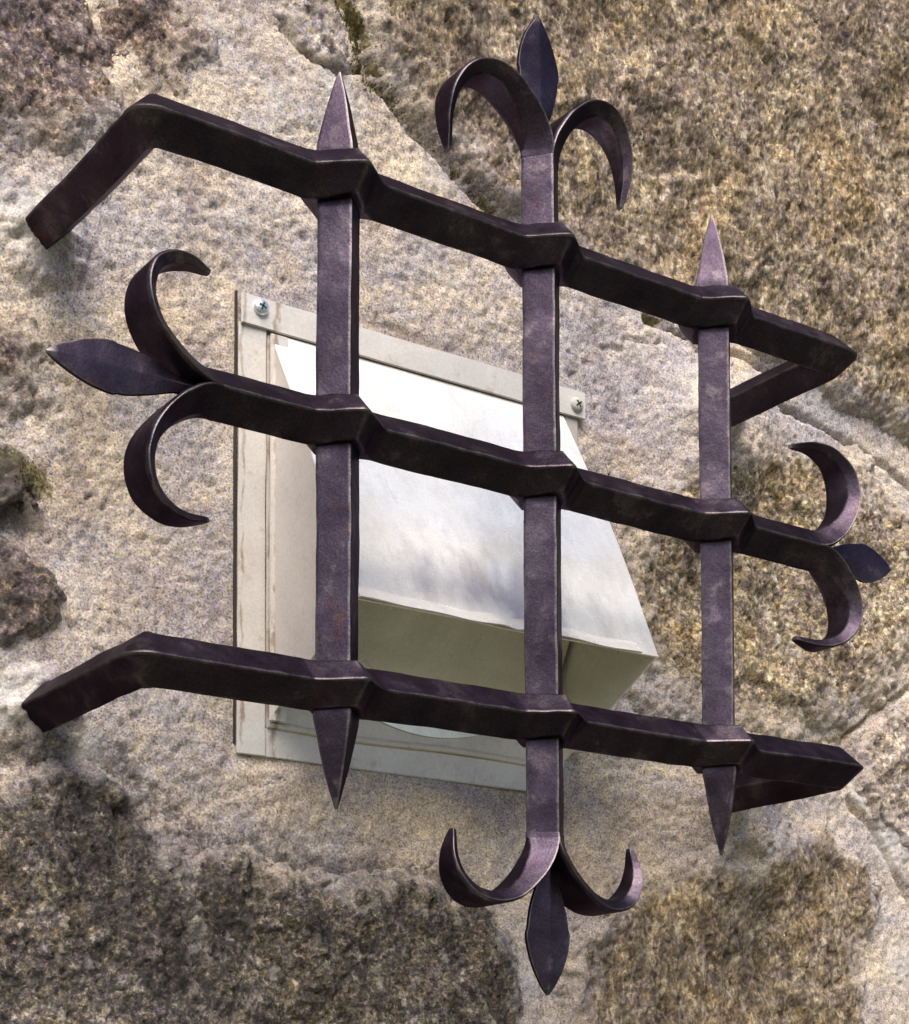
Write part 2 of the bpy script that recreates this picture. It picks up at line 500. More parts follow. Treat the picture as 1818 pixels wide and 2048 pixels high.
DARK_SPOTS = [((-.258, -.012), .020, .9), ((-.27, -.03), .02, .9), ((.50, .52), .16, .55), ((.52, .32), .10, .35), ((-.28, .28), .08, .45), ((-.28, .20), .04, .4), ((-.16, -.185), .03, .5), ((-.10, -.20), .03, .4), ((-.15, -.26), .05, .45), ((-.23, -.165), .03, .4), ((.05, -.215), .02, .4), ((-.25, -.03), .016, 1.0), ((-.243, .032), .010, .8), ((.143, .140), .022, .42), ((-.20, -.17), .05, .35),  # the strong spots on the left ledge paint in its shaded recess
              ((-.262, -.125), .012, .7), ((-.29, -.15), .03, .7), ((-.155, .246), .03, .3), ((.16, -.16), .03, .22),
              ((-.185, .085), .03, .25), ((-.08, -.19), .03, .22), ((.02, .12), .05, .05), ((-.2, -.06), .02, .05)]  # the widest spots darken the wall towards the upper corners

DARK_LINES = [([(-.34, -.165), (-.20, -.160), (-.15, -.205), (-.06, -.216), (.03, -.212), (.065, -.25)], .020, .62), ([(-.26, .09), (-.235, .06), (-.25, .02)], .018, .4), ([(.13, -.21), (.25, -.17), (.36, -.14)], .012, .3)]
def moss_at(x, z):
    m = np.zeros(x.shape)
    for line, w, s in MOSS_LINES:
        d = linedist(x, z, line)
        m = np.maximum(m, s * np.exp(-(d / (w * 1.15)) ** 2))
    return m

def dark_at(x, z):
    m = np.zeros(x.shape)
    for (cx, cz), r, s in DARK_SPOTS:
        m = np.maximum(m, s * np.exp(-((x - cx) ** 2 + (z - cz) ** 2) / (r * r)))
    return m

PALE_SPOTS = [((-.247, .135), .034, .80), ((-.255, -.130), .028, .80), ((-.215, -.158), .022, .6), ((-.135, .285), .020, .6), ((-.05, .272), .026, .75),
              ((-.09, .255), .030, .55), ((.02, .245), .022, .6), ((.06, .215), .02, .4), ((.235, .150), .028, .75), ((.29, .165), .022, .6), ((.19, .172), .03, .5), ((.225, .160), .02, .6),
              ((.26, -.15), .02, .3), ((.44, -.155), .03, .7), ((.41, -.12), .02, .6), ((.455, -.24), .04, .7), ((.09, -.27), .02, .6), ((-.07, -.175), .04, .45), ((.02, -.18), .04, .35),
              ((.40, -.10), .02, .6), ((-.14, .155), .05, .3), ((.37, .172), .03, .5)]
def pale_at(x, z):
    m = np.zeros(x.shape)
    for (cx, cz), r, s in PALE_SPOTS:
        m = np.maximum(m, s * np.exp(-((x - cx) ** 2 + (z - cz) ** 2) / (r * r)))
    return m

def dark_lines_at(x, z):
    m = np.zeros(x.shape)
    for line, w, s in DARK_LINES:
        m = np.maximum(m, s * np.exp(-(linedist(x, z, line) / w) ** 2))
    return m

def vent_guard(x, z):
    """1 where the vent's flange lies on the wall"""
    x1 = np.where(z > .098, FL_X1, .1215)
    d = np.maximum(np.maximum(FL_X0 - x, x - x1), np.maximum(FL_Z0 - z, z - FL_Z1))
    return 1 - sstep(.001, .012, d), d

def wall_swell(x, z):
    # the wall bellies out to the right of the vent
    return (.026 * np.exp(-(((x - .262) / .062) ** 2 + ((z - .128) / .060) ** 2)) + .026 * np.exp(-(((x - .262) / .060) ** 2 + ((z + .140) / .055) ** 2)))

def mortar_height(x, z):
    h = .010 * fbm(x, z, 7, 3, 3) + .0015 * fbm(x, z, 38, 3, 9) + .0017 * fbm(x, z, 300, 3, 21, .72)
    h -= .0018 * sstep(.36, .55, fbm(x, z, 170, 3, 44)) + .0012 * np.abs(fbm(x * .5, z * 1.4, 70, 3, 45))
    for line, w, dep in GROOVES:
        d = linedist(x + .004 * fbm(x, z, 60, 2, 5), z + .004 * fbm(x, z, 60, 2, 6), line)
        h -= dep * np.exp(-(d / w) ** 2)
    h += wall_swell(x, z)
    # hand-trowelled collars round the arms' ends
    for cx, cz, r in ((-.2424, .1316, .030), (-.2424, -.1389, .026), (.2413, .1316, .022), (.2413, -.1389, .022)):
        d = np.hypot(x - cx, (z - cz) * .9) + .004 * fbm(x, z, 55, 2, 31)
        h += (.0030 + .0030 * fbm(x, z, 150, 4, 33, .65)) * (1 - sstep(r * .8, r * 1.05, d)) 
        db = np.maximum(0, np.abs(x - cx) + np.abs(z - cz) - .0125) * .707
        h += np.clip(.0065 + .007 * fbm(x, z, 70, 2, 37), .001, .012) * np.exp(-(db / .0065) ** 1.5)
    g, d = vent_guard(x, z)
    h = h * (1 - g) + g * np.minimum(h * .2 - .0012, .0)
    return h

def axis(lo, f0, f1, hi, step, cstep):
    a = list(np.arange(f0, f1 + 1e-9, step))
    l, s = [], step
    p = f0
    while p > lo:
        s = min(s * 1.25, cstep)
        p -= s
        l.append(p)
    r, s, p = [], step, a[-1]
    while p < hi:
        s = min(s * 1.25, cstep)
        p += s
        r.append(p)
    return np.array(l[::-1] + a + r)

def add_stain(me, cols):
    at = me.color_attributes.new('Stain', 'FLOAT_COLOR', 'POINT')
    at.data.foreach_set('color', np.ascontiguousarray(cols, np.float32).ravel())

def grid_mesh(name, X, Z, Y, keep, stain, mat, parent):
    ny, nx = X.shape
    idx = -np.ones(X.shape, int)
    quad = keep[:-1, :-1] & keep[1:, :-1] & keep[:-1, 1:] & keep[1:, 1:]
    used = np.zeros(X.shape, bool)
    for a in (slice(None, -1), slice(1, None)):
        for b in (slice(None, -1), slice(1, None)):
            used[a, b] |= quad
    idx[used] = np.arange(used.sum())
    V = np.stack([X[used], Y[used], Z[used]], 1)
    q = np.stack([idx[:-1, :-1][quad], idx[:-1, 1:][quad], idx[1:, 1:][quad], idx[1:, :-1][quad]], 1)
    me = bpy.data.meshes.new(name)
    me.vertices.add(len(V)); me.vertices.foreach_set('co', V.astype(np.float32).ravel())
    me.loops.add(q.size); me.loops.foreach_set('vertex_index', q.astype(np.int32).ravel())
    me.polygons.add(len(q)); me.polygons.foreach_set('loop_start', (np.arange(len(q)) * 4).astype(np.int32))
    me.update(calc_edges=True)
    me.validate()
    me.polygons.foreach_set('use_smooth', [True] * len(me.polygons))
    me.materials.append(mat)
    add_stain(me, stain[used])
    o = bpy.data.objects.new(name, me)
    COL.objects.link(o)
    if parent is not None:
        o.parent = parent
        o.matrix_parent_inverse = parent.matrix_basis.inverted()
    return o

gx = axis(-1.0, -.30, .52, 1.3, .0018, .007)
gz = axis(-1.75, -.34, .56, 1.1, .0018, .009)
X, Z = np.meshgrid(gx, gz)
H = mortar_height(X, Z)
st = np.zeros(X.shape + (4,)); st[..., 3] = 1
st[..., 0] = pale_at(X, Z)
st[..., 1] = moss_at(X, Z)
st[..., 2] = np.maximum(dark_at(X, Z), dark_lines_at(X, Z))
o = grid_mesh('mortar', X, Z, YW - H, np.ones(X.shape, bool), st, MAT_MORTAR, wall)
o['label'] = 'pale grey smeared mortar between the stones'

# (outline in the wall plane, how far it stands proud, material, edge drop, mortar smear, dark lichen, colour note)
STONES = [
    ([(-.339, .284), (-.30, .40), (-.179, .365), (-.143, .308), (-.117, .294), (-.105, .288), (-.137, .258), (-.151, .239), (-.184, .207), (-.224, .176), (-.25, .163), (-.337, .134), (-.42, .18)],
     .007, MAT_VIOLET, .040, .8, .22, 'violet brown granite block behind the upper left arm of the grille'),
    ([(-.121, .347), (-.10, .37), (-.072, .37), (-.050, .327), (-.042, .313), (-.039, .302), (-.047, .295), (-.065, .296), (-.086, .308)],
     .002, MAT_PALE, .010, .5, .1, 'small smooth grey wedge of stone beside the mossy crack'),
    ([(-.062, .43), (-.036, .33), (-.026, .302), (-.003, .284), (.024, .265), (.053, .250), (.075, .236), (.126, .212), (.196, .199), (.244, .191), (.278, .193), (.347, .193), (.401, .186), (.466, .174), (.607, .155), (.72, .30), (.66, .62), (.40, .74), (.10, .66)],
     .009, MAT_TAN, .020, .60, .1, 'huge tan granite boulder filling the upper right of the wall'),
    ([(.286, .147), (.337, .158), (.375, .157), (.416, .150), (.484, .124), (.574, .111), (.60, .07), (.547, .032), (.481, -.008), (.435, -.040), (.39, -.070), (.322, -.093), (.244, -.100), (.195, -.083), (.163, -.042), (.155, .026), (.176, .083), (.223, .12)],
     .009, MAT_OCHRE, .030, .85, .0, 'ochre granite stone right of the metal vent hood'),
    ([(.472, -.02), (.418, -.058), (.407, -.09), (.427, -.134), (.477, -.165), (.597, -.184), (.66, -.08), (.604, .03), (.541, .015)],
     .006, MAT_PALE, .012, .5, .0, 'pale granite stone at the right edge below the joint'),
    ([(.135, -.2), (.174, -.189), (.225, -.175), (.286, -.155), (.364, -.137), (.394, -.141), (.423, -.173), (.434, -.204), (.411, -.249), (.405, -.311), (.41, -.404), (.36, -.48), (.17, -.47), (.115, -.40), (.115, -.274), (.123, -.233)],
     .010, MAT_TAN, .024, .75, .1, 'brown granite stone below the right part of the grille'),
    ([(-.160, -.198), (-.111, -.205), (-.064, -.212), (-.007, -.206), (.023, -.205), (.035, -.22), (.062, -.226), (.084, -.242), (.090, -.273), (.084, -.302), (.088, -.398), (.03, -.45), (-.11, -.46), (-.165, -.394), (-.168, -.294), (-.168, -.236)],
     .012, MAT_DARK, .024, .55, .28, 'dark lichen covered granite stone below the lower leaf finial'),
    ([(-.38, -.19), (-.332, -.165), (-.257, -.168), (-.238, -.16), (-.201, -.155), (-.19, -.168), (-.166, -.192), (-.145, -.205), (-.128, -.24), (-.127, -.272), (-.129, -.394), (-.22, -.44), (-.36, -.42), (-.43, -.30)],
     .012, MAT_DARK, .034, .65, .32, 'dark lichen covered granite stone in the lower left corner'),
    ([(-.36, -.02), (-.335, -.012), (-.259, -.003), (-.240, -.011), (-.242, -.019), (-.252, -.033), (-.334, -.049), (-.37, -.04)],
     .014, MAT_VIOLET, .006, .15, .3, 'mossy ledge of stone jutting out at the left edge'),
    ([(-.40, -.07), (-.334, -.056), (-.253, -.040), (-.240, -.054), (-.226, -.084), (-.241, -.104), (-.333, -.126), (-.40, -.12)],
     .006, MAT_VIOLET, .012, .4, .55, 'dark violet stone at the left edge above the lower arm'),
    ([(-.40, .07), (-.336, .090), (-.26, .099), (-.245, .086), (-.228, .067), (-.234, .040), (-.247, .02), (-.335, .007), (-.40, .02)],
     .006, MAT_VIOLET, .030, .8, .2, 'violet brown stone behind the left leaf finial'),
]
# stones of the same wall that lie beyond the picture's edge
rnd = random.Random(4)
def blob(cx, cz, rx, rz):
    return [(cx + rx * math.cos(a) * rnd.uniform(.82, 1.1), cz + rz * math.sin(a) * rnd.uniform(.82, 1.1))
            for a in [i * math.tau / 11 for i in range(11)]]
OUTER = []
for cx, cz, rx, rz, mt in ((-.62, .33, .20, .14, MAT_TAN), (-.58, .02, .16, .12, MAT_OCHRE), (-.63, -.28, .17, .13, MAT_VIOLET),
                           (-.45, .62, .22, .16, MAT_VIOLET), (-.10, .60, .14, .16, MAT_OCHRE), (.30, .92, .25, .14, MAT_VIOLET),
                           (.86, .62, .18, .17, MAT_OCHRE), (.90, .20, .15, .18, MAT_TAN), (.82, -.14, .14, .12, MAT_VIOLET),
                           (.62, -.38, .19, .14, MAT_PALE), (.25, -.66, .20, .15, MAT_OCHRE), (-.18, -.66, .19, .15, MAT_VIOLET),
                           (-.60, -.62, .19, .15, MAT_TAN)):
    OUTER.append((blob(cx, cz, rx, rz), .007, mt, .016, .5, .1, None))

def build_stone(k, poly, proud, mat, drop, smear, lichen, label, step):
    xs = [q[0] for q in poly]; zs = [q[1] for q in poly]
    gx = np.arange(min(xs) - .02, max(xs) + .02, step)
    gz = np.arange(min(zs) - .02, max(zs) + .02, step)
    X, Z = np.meshgrid(gx, gz)
    sd = sdist(X, Z, poly)
    sdn = sd + .018 * fbm(X, Z, 26, 6, 50 + k, .62)
    base = .010 * fbm(X, Z, 7, 3, 3) + wall_swell(X, Z)
    rise = np.clip(sdn / drop, -1.5, 1)
    prof = np.where(rise > 0, 1 - (1 - rise) ** 2, rise * 1.1)      # rounded shoulder, dives below the mortar
    h = base - .004 + (proud + .004) * prof
    h += .0075 * fbm(X, Z, 13, 3, 70 + k) * sstep(0, .05, sdn)
    # layered, chipped relief along the foliation
    u = X * .55 - Z * .83; v = X * .83 + Z * .55
    h += .0042 * fbm(u * .55, v * 1.3, 46, 4, 90 + k, .6)
    rid = np.abs(fbm(u * .6, v * 1.4, 95, 3, 120 + k, .6))
    h -= .0045 * np.exp(-(rid / .05) ** 2) * .55
    h += .0022 * fbm(X, Z, 260, 3, 130 + k, .65)
    # split faces: tilted planes that meet in small ledges
    h += (facets(X, Z, .060, 200 + k) * .55 + facets(X, Z, .014, 230 + k) * .70) * sstep(0, .02, sdn)
    g, d = vent_guard(X, Z)
    h = np.where(d < .012, np.minimum(h, -.006), h)
    st = np.zeros(X.shape + (4,)); st[..., 3] = 1
    st[..., 0] = np.clip((1 - sstep(-.004, .010 + .065 * smear, sdn)) * (.30 + .75 * smear), 0, 1)
    st[..., 1] = moss_at(X, Z)
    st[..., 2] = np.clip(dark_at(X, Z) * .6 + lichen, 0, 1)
    o = grid_mesh('stone', X, Z, YW - h, sdn > -drop * 1.2 - .004, st, mat, wall)
    if label:
        o['label'] = label
    return o

for k, s in enumerate(STONES):
    build_stone(k, *s, step=.0017)
for k, s in enumerate(OUTER):
    build_stone(40 + k, *s, step=.008)

# ------------------------------------------------------------------ moss: tiny tufts sitting in the joints
def make_moss():
    from mathutils.bvhtree import BVHTree
    trees = []
    for ob in wall.children:
        me = ob.data
        n = len(me.vertices)
        co = np.empty(n * 3, np.float32); me.vertices.foreach_get('co', co); co = co.reshape(-1, 3)
        if ob.name.startswith('mortar') or co[:, 0].min() < .05 and co[:, 0].max() > -.3:
            pl = np.empty(len(me.loops), np.int32); me.loops.foreach_get('vertex_index', pl)
            q = pl.reshape(-1, 4)
            c = co[q[:, 0]]
            keep = (c[:, 0] > -.32) & (c[:, 0] < .53) & (c[:, 2] > -.1) & (c[:, 2] < .42)
            q = q[keep]
            if len(q):
                trees.append(BVHTree.FromPolygons([tuple(v) for v in co], [tuple(int(i) for i in r) for r in q]))
    rm = random.Random(7)
    V, F = [], []
    spots = [(MOSS_LINES[0][0], .0045, 2600, .62), (MOSS_LINES[1][0], .0022, 700, .5), (MOSS_LINES[5][0], .0050, 500, .5), (MOSS_LINES[2][0], .0022, 400, .5)]
    for line, w, n, sz in spots:
        seg = [(Vector(a), Vector(b)) for a, b in zip(line[:-1], line[1:])]
        L = [(b - a).length for a, b in seg]
        for _ in range(n):
            a, b = rm.choices(seg, L)[0]
            p = a.lerp(b, rm.random())
            x, z = p.x + rm.gauss(0, w), p.y + rm.gauss(0, w)
            if float(fbm(np.array([x]), np.array([z]), 70, 2, 77)[0]) < -.06:
                continue
            ys = [hit[0].y for t in trees for hit in [t.ray_cast(Vector((x, -.1, z)), Vector((0, 1, 0)))] if hit[0] is not None]
            if not ys:
                continue
            y = min(ys)
            r = rm.uniform(.0005, .0013) * sz
            k = len(V)
            for d in ((1, 0, 0), (-1, 0, 0), (0, 0, 1), (0, 0, -1), (0, -1.7, .6), (0, 1, 0)):
                V.append((x + r * d[0] * rm.uniform(.6, 1.3), y + r * d[1] * rm.uniform(.6, 1.5), z + r * d[2] * rm.uniform(.6, 1.3)))
            for t in ((0, 2, 4), (2, 1, 4), (1, 3, 4), (3, 0, 4), (2, 0, 5), (1, 2, 5), (3, 1, 5), (0, 3, 5)):
                F.append(tuple(k + i for i in t))
    m, nt, b = new_mat('moss')
    c = ramp(nt, noise(nt, coords(nt), 330, 4, .7).outputs[0], [(.32, (.020, .017, .006)), (.5, (.095, .076, .022)), (.68, (.26, .205, .07))])
    nt.links.new(c, b.inputs['Base Color'])
    b.inputs['Roughness'].default_value = .95
    o = mesh_obj('moss', V, F, m, wall)
    o['kind'] = 'stuff'
    o['label'] = 'yellow brown moss tufts along the joints'
make_moss()

# ------------------------------------------------------------------ the sheet-metal vent
vent = empty('vent_hood', (.011, YW, FL_Z0))
vent['label'] = 'sheet metal wall vent hood with sloping front and screwed flange behind the grille'
vent['category'] = 'vent hood'
HX0, HX1 = -.0998, .1220           # hood cheeks
HZT = .1098                         # where the slope leaves the flange
HYF, HZF = .0422, -.0745            # front lower edge
HZB = -.1250                        # where the cheeks end at the wall
YF = .1390                          # face of the flange

def slab(name, x0, x1, y0, y1, z0, z1, mat, parent, bev=.0005, wob=0.0, seed=0, label=None):
    """a thin sheet, subdivided, with softened edges and slight dents"""
    bm = bmesh.new()
    bmesh.ops.create_cube(bm, size=1)
    for v in bm.verts:
        v.co = Vector(((x0 + x1) / 2 + v.co.x * (x1 - x0), (y0 + y1) / 2 + v.co.y * (y1 - y0), (z0 + z1) / 2 + v.co.z * (z1 - z0)))
    bmesh.ops.bevel(bm, geom=bm.edges[:], offset=bev, segments=2, affect='EDGES', clamp_overlap=True)
    if wob:
        n = int(max(x1 - x0, z1 - z0) / .006)
        longe = [e for e in bm.edges if e.calc_length() > .02]
        bmesh.ops.subdivide_edges(bm, edges=longe, cuts=max(2, n), use_grid_fill=True)
        for v in bm.verts:
            v.co.y += wob * float(fbm(np.array([v.co.x]), np.array([v.co.z]), 22, 2, seed)[0])
    me = bpy.data.meshes.new(name)
    bm.to_mesh(me); bm.free()
    me.polygons.foreach_set('use_smooth', [True] * len(me.polygons))
    me.set_sharp_from_angle(angle=R(35))
    me.materials.append(mat)
    o = bpy.data.objects.new(name, me)
    COL.objects.link(o)
    o.parent = parent
    o.matrix_parent_inverse = parent.matrix_basis.inverted()
    if label:
        o['label'] = label
    return o

# flange strips; the upper one overlaps the side ones, the lower one lies under them
slab('flange_strip', FL_X0 + .0012, FL_X1, YF - .0030, YF - .0012, .1105, FL_Z1, MAT_FLANGE, vent, wob=.0010, seed=1, label='upper flange strip with the screws')
slab('flange_strip', FL_X0 + .0006, -.1025, YF - .0010, YF + .0008, FL_Z0, .1122, MAT_FLANGE, vent, wob=.0016, seed=2, label='left flange strip')
slab('flange_strip', .1232, .1345, YF - .0010, YF + .0008, -.118, .1122, MAT_DULL, vent, wob=.0012, seed=3, label='right flange strip')
slab('flange_strip', -.1020, .1130, YF + .0000, YF + .0016, FL_Z0, -.1302, MAT_FLANGE, vent, wob=.0012, seed=4, label='lower flange strip')
# rolled bead over the lower strip and the upright return beside the left cheek
def tube(name, pts, r, mat, parent, seg=8):
    V, F = [], []
    for i, p in enumerate(pts):
        a = Vector(pts[max(i - 1, 0)]); b = Vector(pts[min(i + 1, len(pts) - 1)])
        t = (b - a).normalized()
        n = t.cross(Vector((0, 1, 0))).normalized() if abs(t.y) < .9 else t.cross(Vector((1, 0, 0))).normalized()
        bi = t.cross(n)
        for k in range(seg):
            q = Vector(p) + r * (math.cos(math.tau * k / seg) * n + math.sin(math.tau * k / seg) * bi)
            V.append(q)
    for i in range(len(pts) - 1):
        for k in range(seg):
            F.append((i * seg + k, i * seg + (k + 1) % seg, (i + 1) * seg + (k + 1) % seg, (i + 1) * seg + k))
    F.append(tuple(range(seg)))
    F.append(tuple((len(pts) - 1) * seg + k for k in range(seg)))
    return mesh_obj(name, V, F, mat, parent, smooth=40)
tube('rolled_bead', [(x, YF - .001, -.1290 + .0008 * math.sin(x * 40)) for x in np.linspace(-.101, .1125, 24)], .0022, MAT_FLANGE, vent)
slab('side_return', -.1018, -.0906, .1325, .1352, HZB - .002, .1075, MAT_FLANGE, vent, wob=.0012, seed=6, label='narrow folded return along the left cheek')
slab('edge_gap_shade', FL_X0 - .0009, FL_X0 + .0003, YF + .0002, YF + .0050, FL_Z0 + .006, FL_Z1 + .002, MAT_GAP, vent, label='dark strip standing in for the shaded gap along the left flange edge')  # solid strip, its dark colour paints the gap's shadow

# back plate, and the bowed damper flap that hangs in the mouth of the hood
slab('back_plate', -.1015, .1225, YF + .0002, YF + .0014, -.1298, .1090, MAT_FLANGE, vent, wob=.001, seed=9)
V, F = [], []
NA, NB = 26, 30
for th in (0, .0010):
    for i in range(NA + 1):
        t = i / NA                         # 0 at the lower edge
        for j in range(NB + 1):
            x = HX0 + .004 + (HX1 - HX0 - .008) * j / NB
            zb = -.1215 + (x - .014) ** 2 / (2 * .125)
            z = zb + (-.012 - zb) * t
            y = YF - .0012 - .040 * max(0, t - .10) ** 1.35 + th
            V.append((x, y, z))
W = NB + 1
L = (NA + 1) * W
for i in range(NA):
    for j in range(NB):
        a = i * W + j
        F.append((a, a + 1, a + W + 1, a + W))
        F.append((L + a, L + a + W, L + a + W + 1, L + a + 1))
for j in range(NB):
    F.append((j, L + j, L + j + 1, j + 1))
    a = NA * W + j
    F.append((a, a + 1, L + a + 1, L + a))
for i in range(NA):
    F.append((i * W, (i + 1) * W, L + (i + 1) * W, L + i * W))
    a = i * W + NB
    F.append((a, L + a, L + a + W, a + W))
mesh_obj('damper_flap', V, F, MAT_CHEEK, vent, smooth=30)

# hood: front slope with a slight belly, two cheeks, a folded lip
def hood_profile(t):
    """y, z along the slope, t = 0 at the flange, 1 at the lower edge"""
    y = YF - .001 + (HYF - YF + .001) * t
    z = HZT + (HZF - HZT) * t
    b = .0035 * math.sin(math.pi * t)
    return y - b * .88, z + b * .47

NT, NX = 36, 44
V, F = [], []
TH = .0011
for layer in (0, 1):
    for i in range(NT + 1):
        t = i / NT
        y, z = hood_profile(t)
        y1, z1 = hood_profile(min(1, t + .01)); y0, z0 = hood_profile(max(0, t - .01))
        n = Vector((0, z1 - z0, -(y1 - y0))).normalized()
        if n.y > 0: n = -n
        for j in range(NX + 1):
            s = j / NX
            x = HX0 + (HX1 - HX0) * s
            d = .0046 * float(fbm(np.array([x]), np.array([z]), 17, 3, 61)[0]) * math.sin(math.pi * s) ** .5 * math.sin(math.pi * t) ** .5
            # the dent knocked into the lower middle
            d -= .0042 * math.exp(-(((x - .010) / .022) ** 2 + ((z + .052) / .020) ** 2))
            d += .0016 * math.exp(-(((x + .03) / .03) ** 2 + ((z + .03) / .03) ** 2))
            o_ = d - layer * TH
            V.append((x, y + n.y * o_, z + n.z * o_))
W = NX + 1
L = (NT + 1) * W
for i in range(NT):
    for j in range(NX):
        a = i * W + j
        F.append((a, a + 1, a + W + 1, a + W))
        F.append((L + a, L + a + W, L + a + W + 1, L + a + 1))
for j in range(NX):
    F.append((j, L + j, L + j + 1, j + 1))
    a = NT * W + j
    F.append((a, a + 1, L + a + 1, L + a))
for i in range(NT):
    F.append((i * W, (i + 1) * W, L + (i + 1) * W, L + i * W))
    a = i * W + NX
    F.append((a, L + a, L + a + W, a + W))
mesh_obj('front_panel', V, F, MAT_HOOD, vent, smooth=35)

def cheek(x, side):
    th = .0011
    xs = (x, x + side * th)
    prof = []
    for i in range(NT + 1):
        y, z = hood_profile(i / NT)
        prof.append((y + .0008, z - .0005))
    V, F = [], []
    nb = NT + 1
    for xx in xs:
        for (y, z) in prof:
            V.append((xx, y, z))
        for i, (y, z) in enumerate(prof):
            t = i / NT
            # the opposite edge: down the wall, then along the slanted mouth
            s = t
            if s < .72:
                q = s / .72
                V.append((xx, YF - .0006, HZT - .001 + (HZB - HZT + .001) * q))
            else:
                q = (s - .72) / .28
                V.append((xx, YF - .0006 + (HYF + .0009 - YF + .0006) * q, HZB + (HZF - .0006 - HZB) * q))
    L = 2 * nb
    for i in range(NT):
        F.append((i, i + 1, nb + i + 1, nb + i))
        F.append((L + i, L + nb + i, L + nb + i + 1, L + i + 1))
        F.append((i, L + i, L + i + 1, i + 1))
        F.append((nb + i, nb + i + 1, L + nb + i + 1, L + nb + i))
    F.append((0, nb, L + nb, L))
    return mesh_obj('cheek', V, F, MAT_SIDE if side > 0 else MAT_CHEEK, vent, smooth=30)
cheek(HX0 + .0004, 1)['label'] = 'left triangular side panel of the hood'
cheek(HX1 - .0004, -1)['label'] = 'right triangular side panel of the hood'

# folded lip along the lower front edge, a little wavy, with a nick near the middle bar
V, F = [], []
NLX = 60
sec = [(.0006, .0098), (-.0012, .0094), (-.0024, .0084), (-.0026, .0008), (-.0020, -.0006), (.0004, -.0010), (.0012, .0002)]
for j in range(NLX + 1):
    x = HX0 + .002 + (HX1 - HX0 - .018) * j / NLX
    w = .0010 * math.sin(x * 55) + .0007 * math.sin(x * 130 + 1)
    nick = .0035 * math.exp(-((x - .010) / .006) ** 2)
    for (dy, dz) in sec:
        V.append((x, HYF + dy * 1.0 + nick * .3 + dz * .92 - .0022, HZF + dz * .88 + w * .5 - nick * .35))
S = len(sec)
for j in range(NLX):
    for k in range(S):
        F.append((j * S + k, j * S + (k + 1) % S, (j + 1) * S + (k + 1) % S, (j + 1) * S + k))
F.append(tuple(range(S)))
F.append(tuple(NLX * S + k for k in range(S)))
mesh_obj('folded_lip', V, F, MAT_HOOD, vent, smooth=50)

# pan-head screws with a cross recess
def screw(x, z, spin, label, mat):
    N = 32
    y = YF - .0030
    rings = [(.0050, 0), (.0050, -.0010), (.0046, -.0021), (.0036, -.0028), (.0022, -.0032), (.0010, -.00335)]
    V, F = [], []
    for r, dy in rings:
        for i in range(N):
            a = math.tau * i / N
            V.append((x + r * math.cos(a), y + dy, z + r * math.sin(a)))
    for k in range(len(rings) - 1):
        for i in range(N):
            j = (i + 1) % N
            F.append((k * N + i, k * N + j, (k + 1) * N + j, (k + 1) * N + i))
    F.append(tuple((len(rings) - 1) * N + i for i in range(N)))
    o = mesh_obj('screw', V, F, mat, vent, smooth=40)
    o['label'] = label
    bm = bmesh.new()
    for rr in (spin, spin + math.pi / 2):
        r_ = bmesh.ops.create_cube(bm, size=1)
        for v in r_['verts']:
            p = Vector((v.co.x * .0050, v.co.y * .0012, v.co.z * .0011))
            p.rotate(Matrix.Rotation(rr, 3, 'Y'))
            v.co = p + Vector((x, y - .0029, z))
    me = bpy.data.meshes.new('cross_recess')
    bm.to_mesh(me); bm.free()
    me.materials.append(MAT_GAP)
    c = bpy.data.objects.new('cross_recess', me)
    COL.objects.link(c)
    c.parent = o
    return o
screw(-.1078, .1224, .35, 'bright cross-head screw in the upper left flange corner', MAT_SCREW)
screw(.1315, .1190, .9, 'weathered screw in the upper right flange corner', MAT_DULL)

# ------------------------------------------------------------------ the wrought-iron grille
h = .0135                                     # half diagonal of the square bars, set edge-on
AL, AR = .1344, .1334                         # outer uprights
ZT, ZM, ZB = .1316, -.0004, -.1389            # three crossbars
XL, XR = -.2424, .2413                        # where the crossbars turn back to the wall
grille = empty('window_grille', (0, 0, ZB))
grille['label'] = 'black wrought iron window grille with three uprights, three crossbars and fleur-de-lis ends'
grille['category'] = 'grille'
rg = random.Random(11)

def rounded(poly, r):
    """soften a section's corners; always 5 points for each corner"""
    out = []
    n = len(poly)
    for i in range(n):
        p = Vector(poly[i]); a = Vector(poly[i - 1]); b = Vector(poly[(i + 1) % n])
        da, db = a - p, b - p
        la, lb = da.length, db.length
        ra, rb = min(r, la * .33), min(r, lb * .33)
        A = p + (da / la * ra if la > 1e-9 else Vector((0, 0)))
        B = p + (db / lb * rb if lb > 1e-9 else Vector((0, 0)))
        A2 = p + (da / la * ra * 1.5 if la > 1e-9 else Vector((0, 0)))
        B2 = p + (db / lb * rb * 1.5 if lb > 1e-9 else Vector((0, 0)))
        M = A * .25 + B * .25 + p * .5
        out += [A2, A, M, B, B2]
    return out

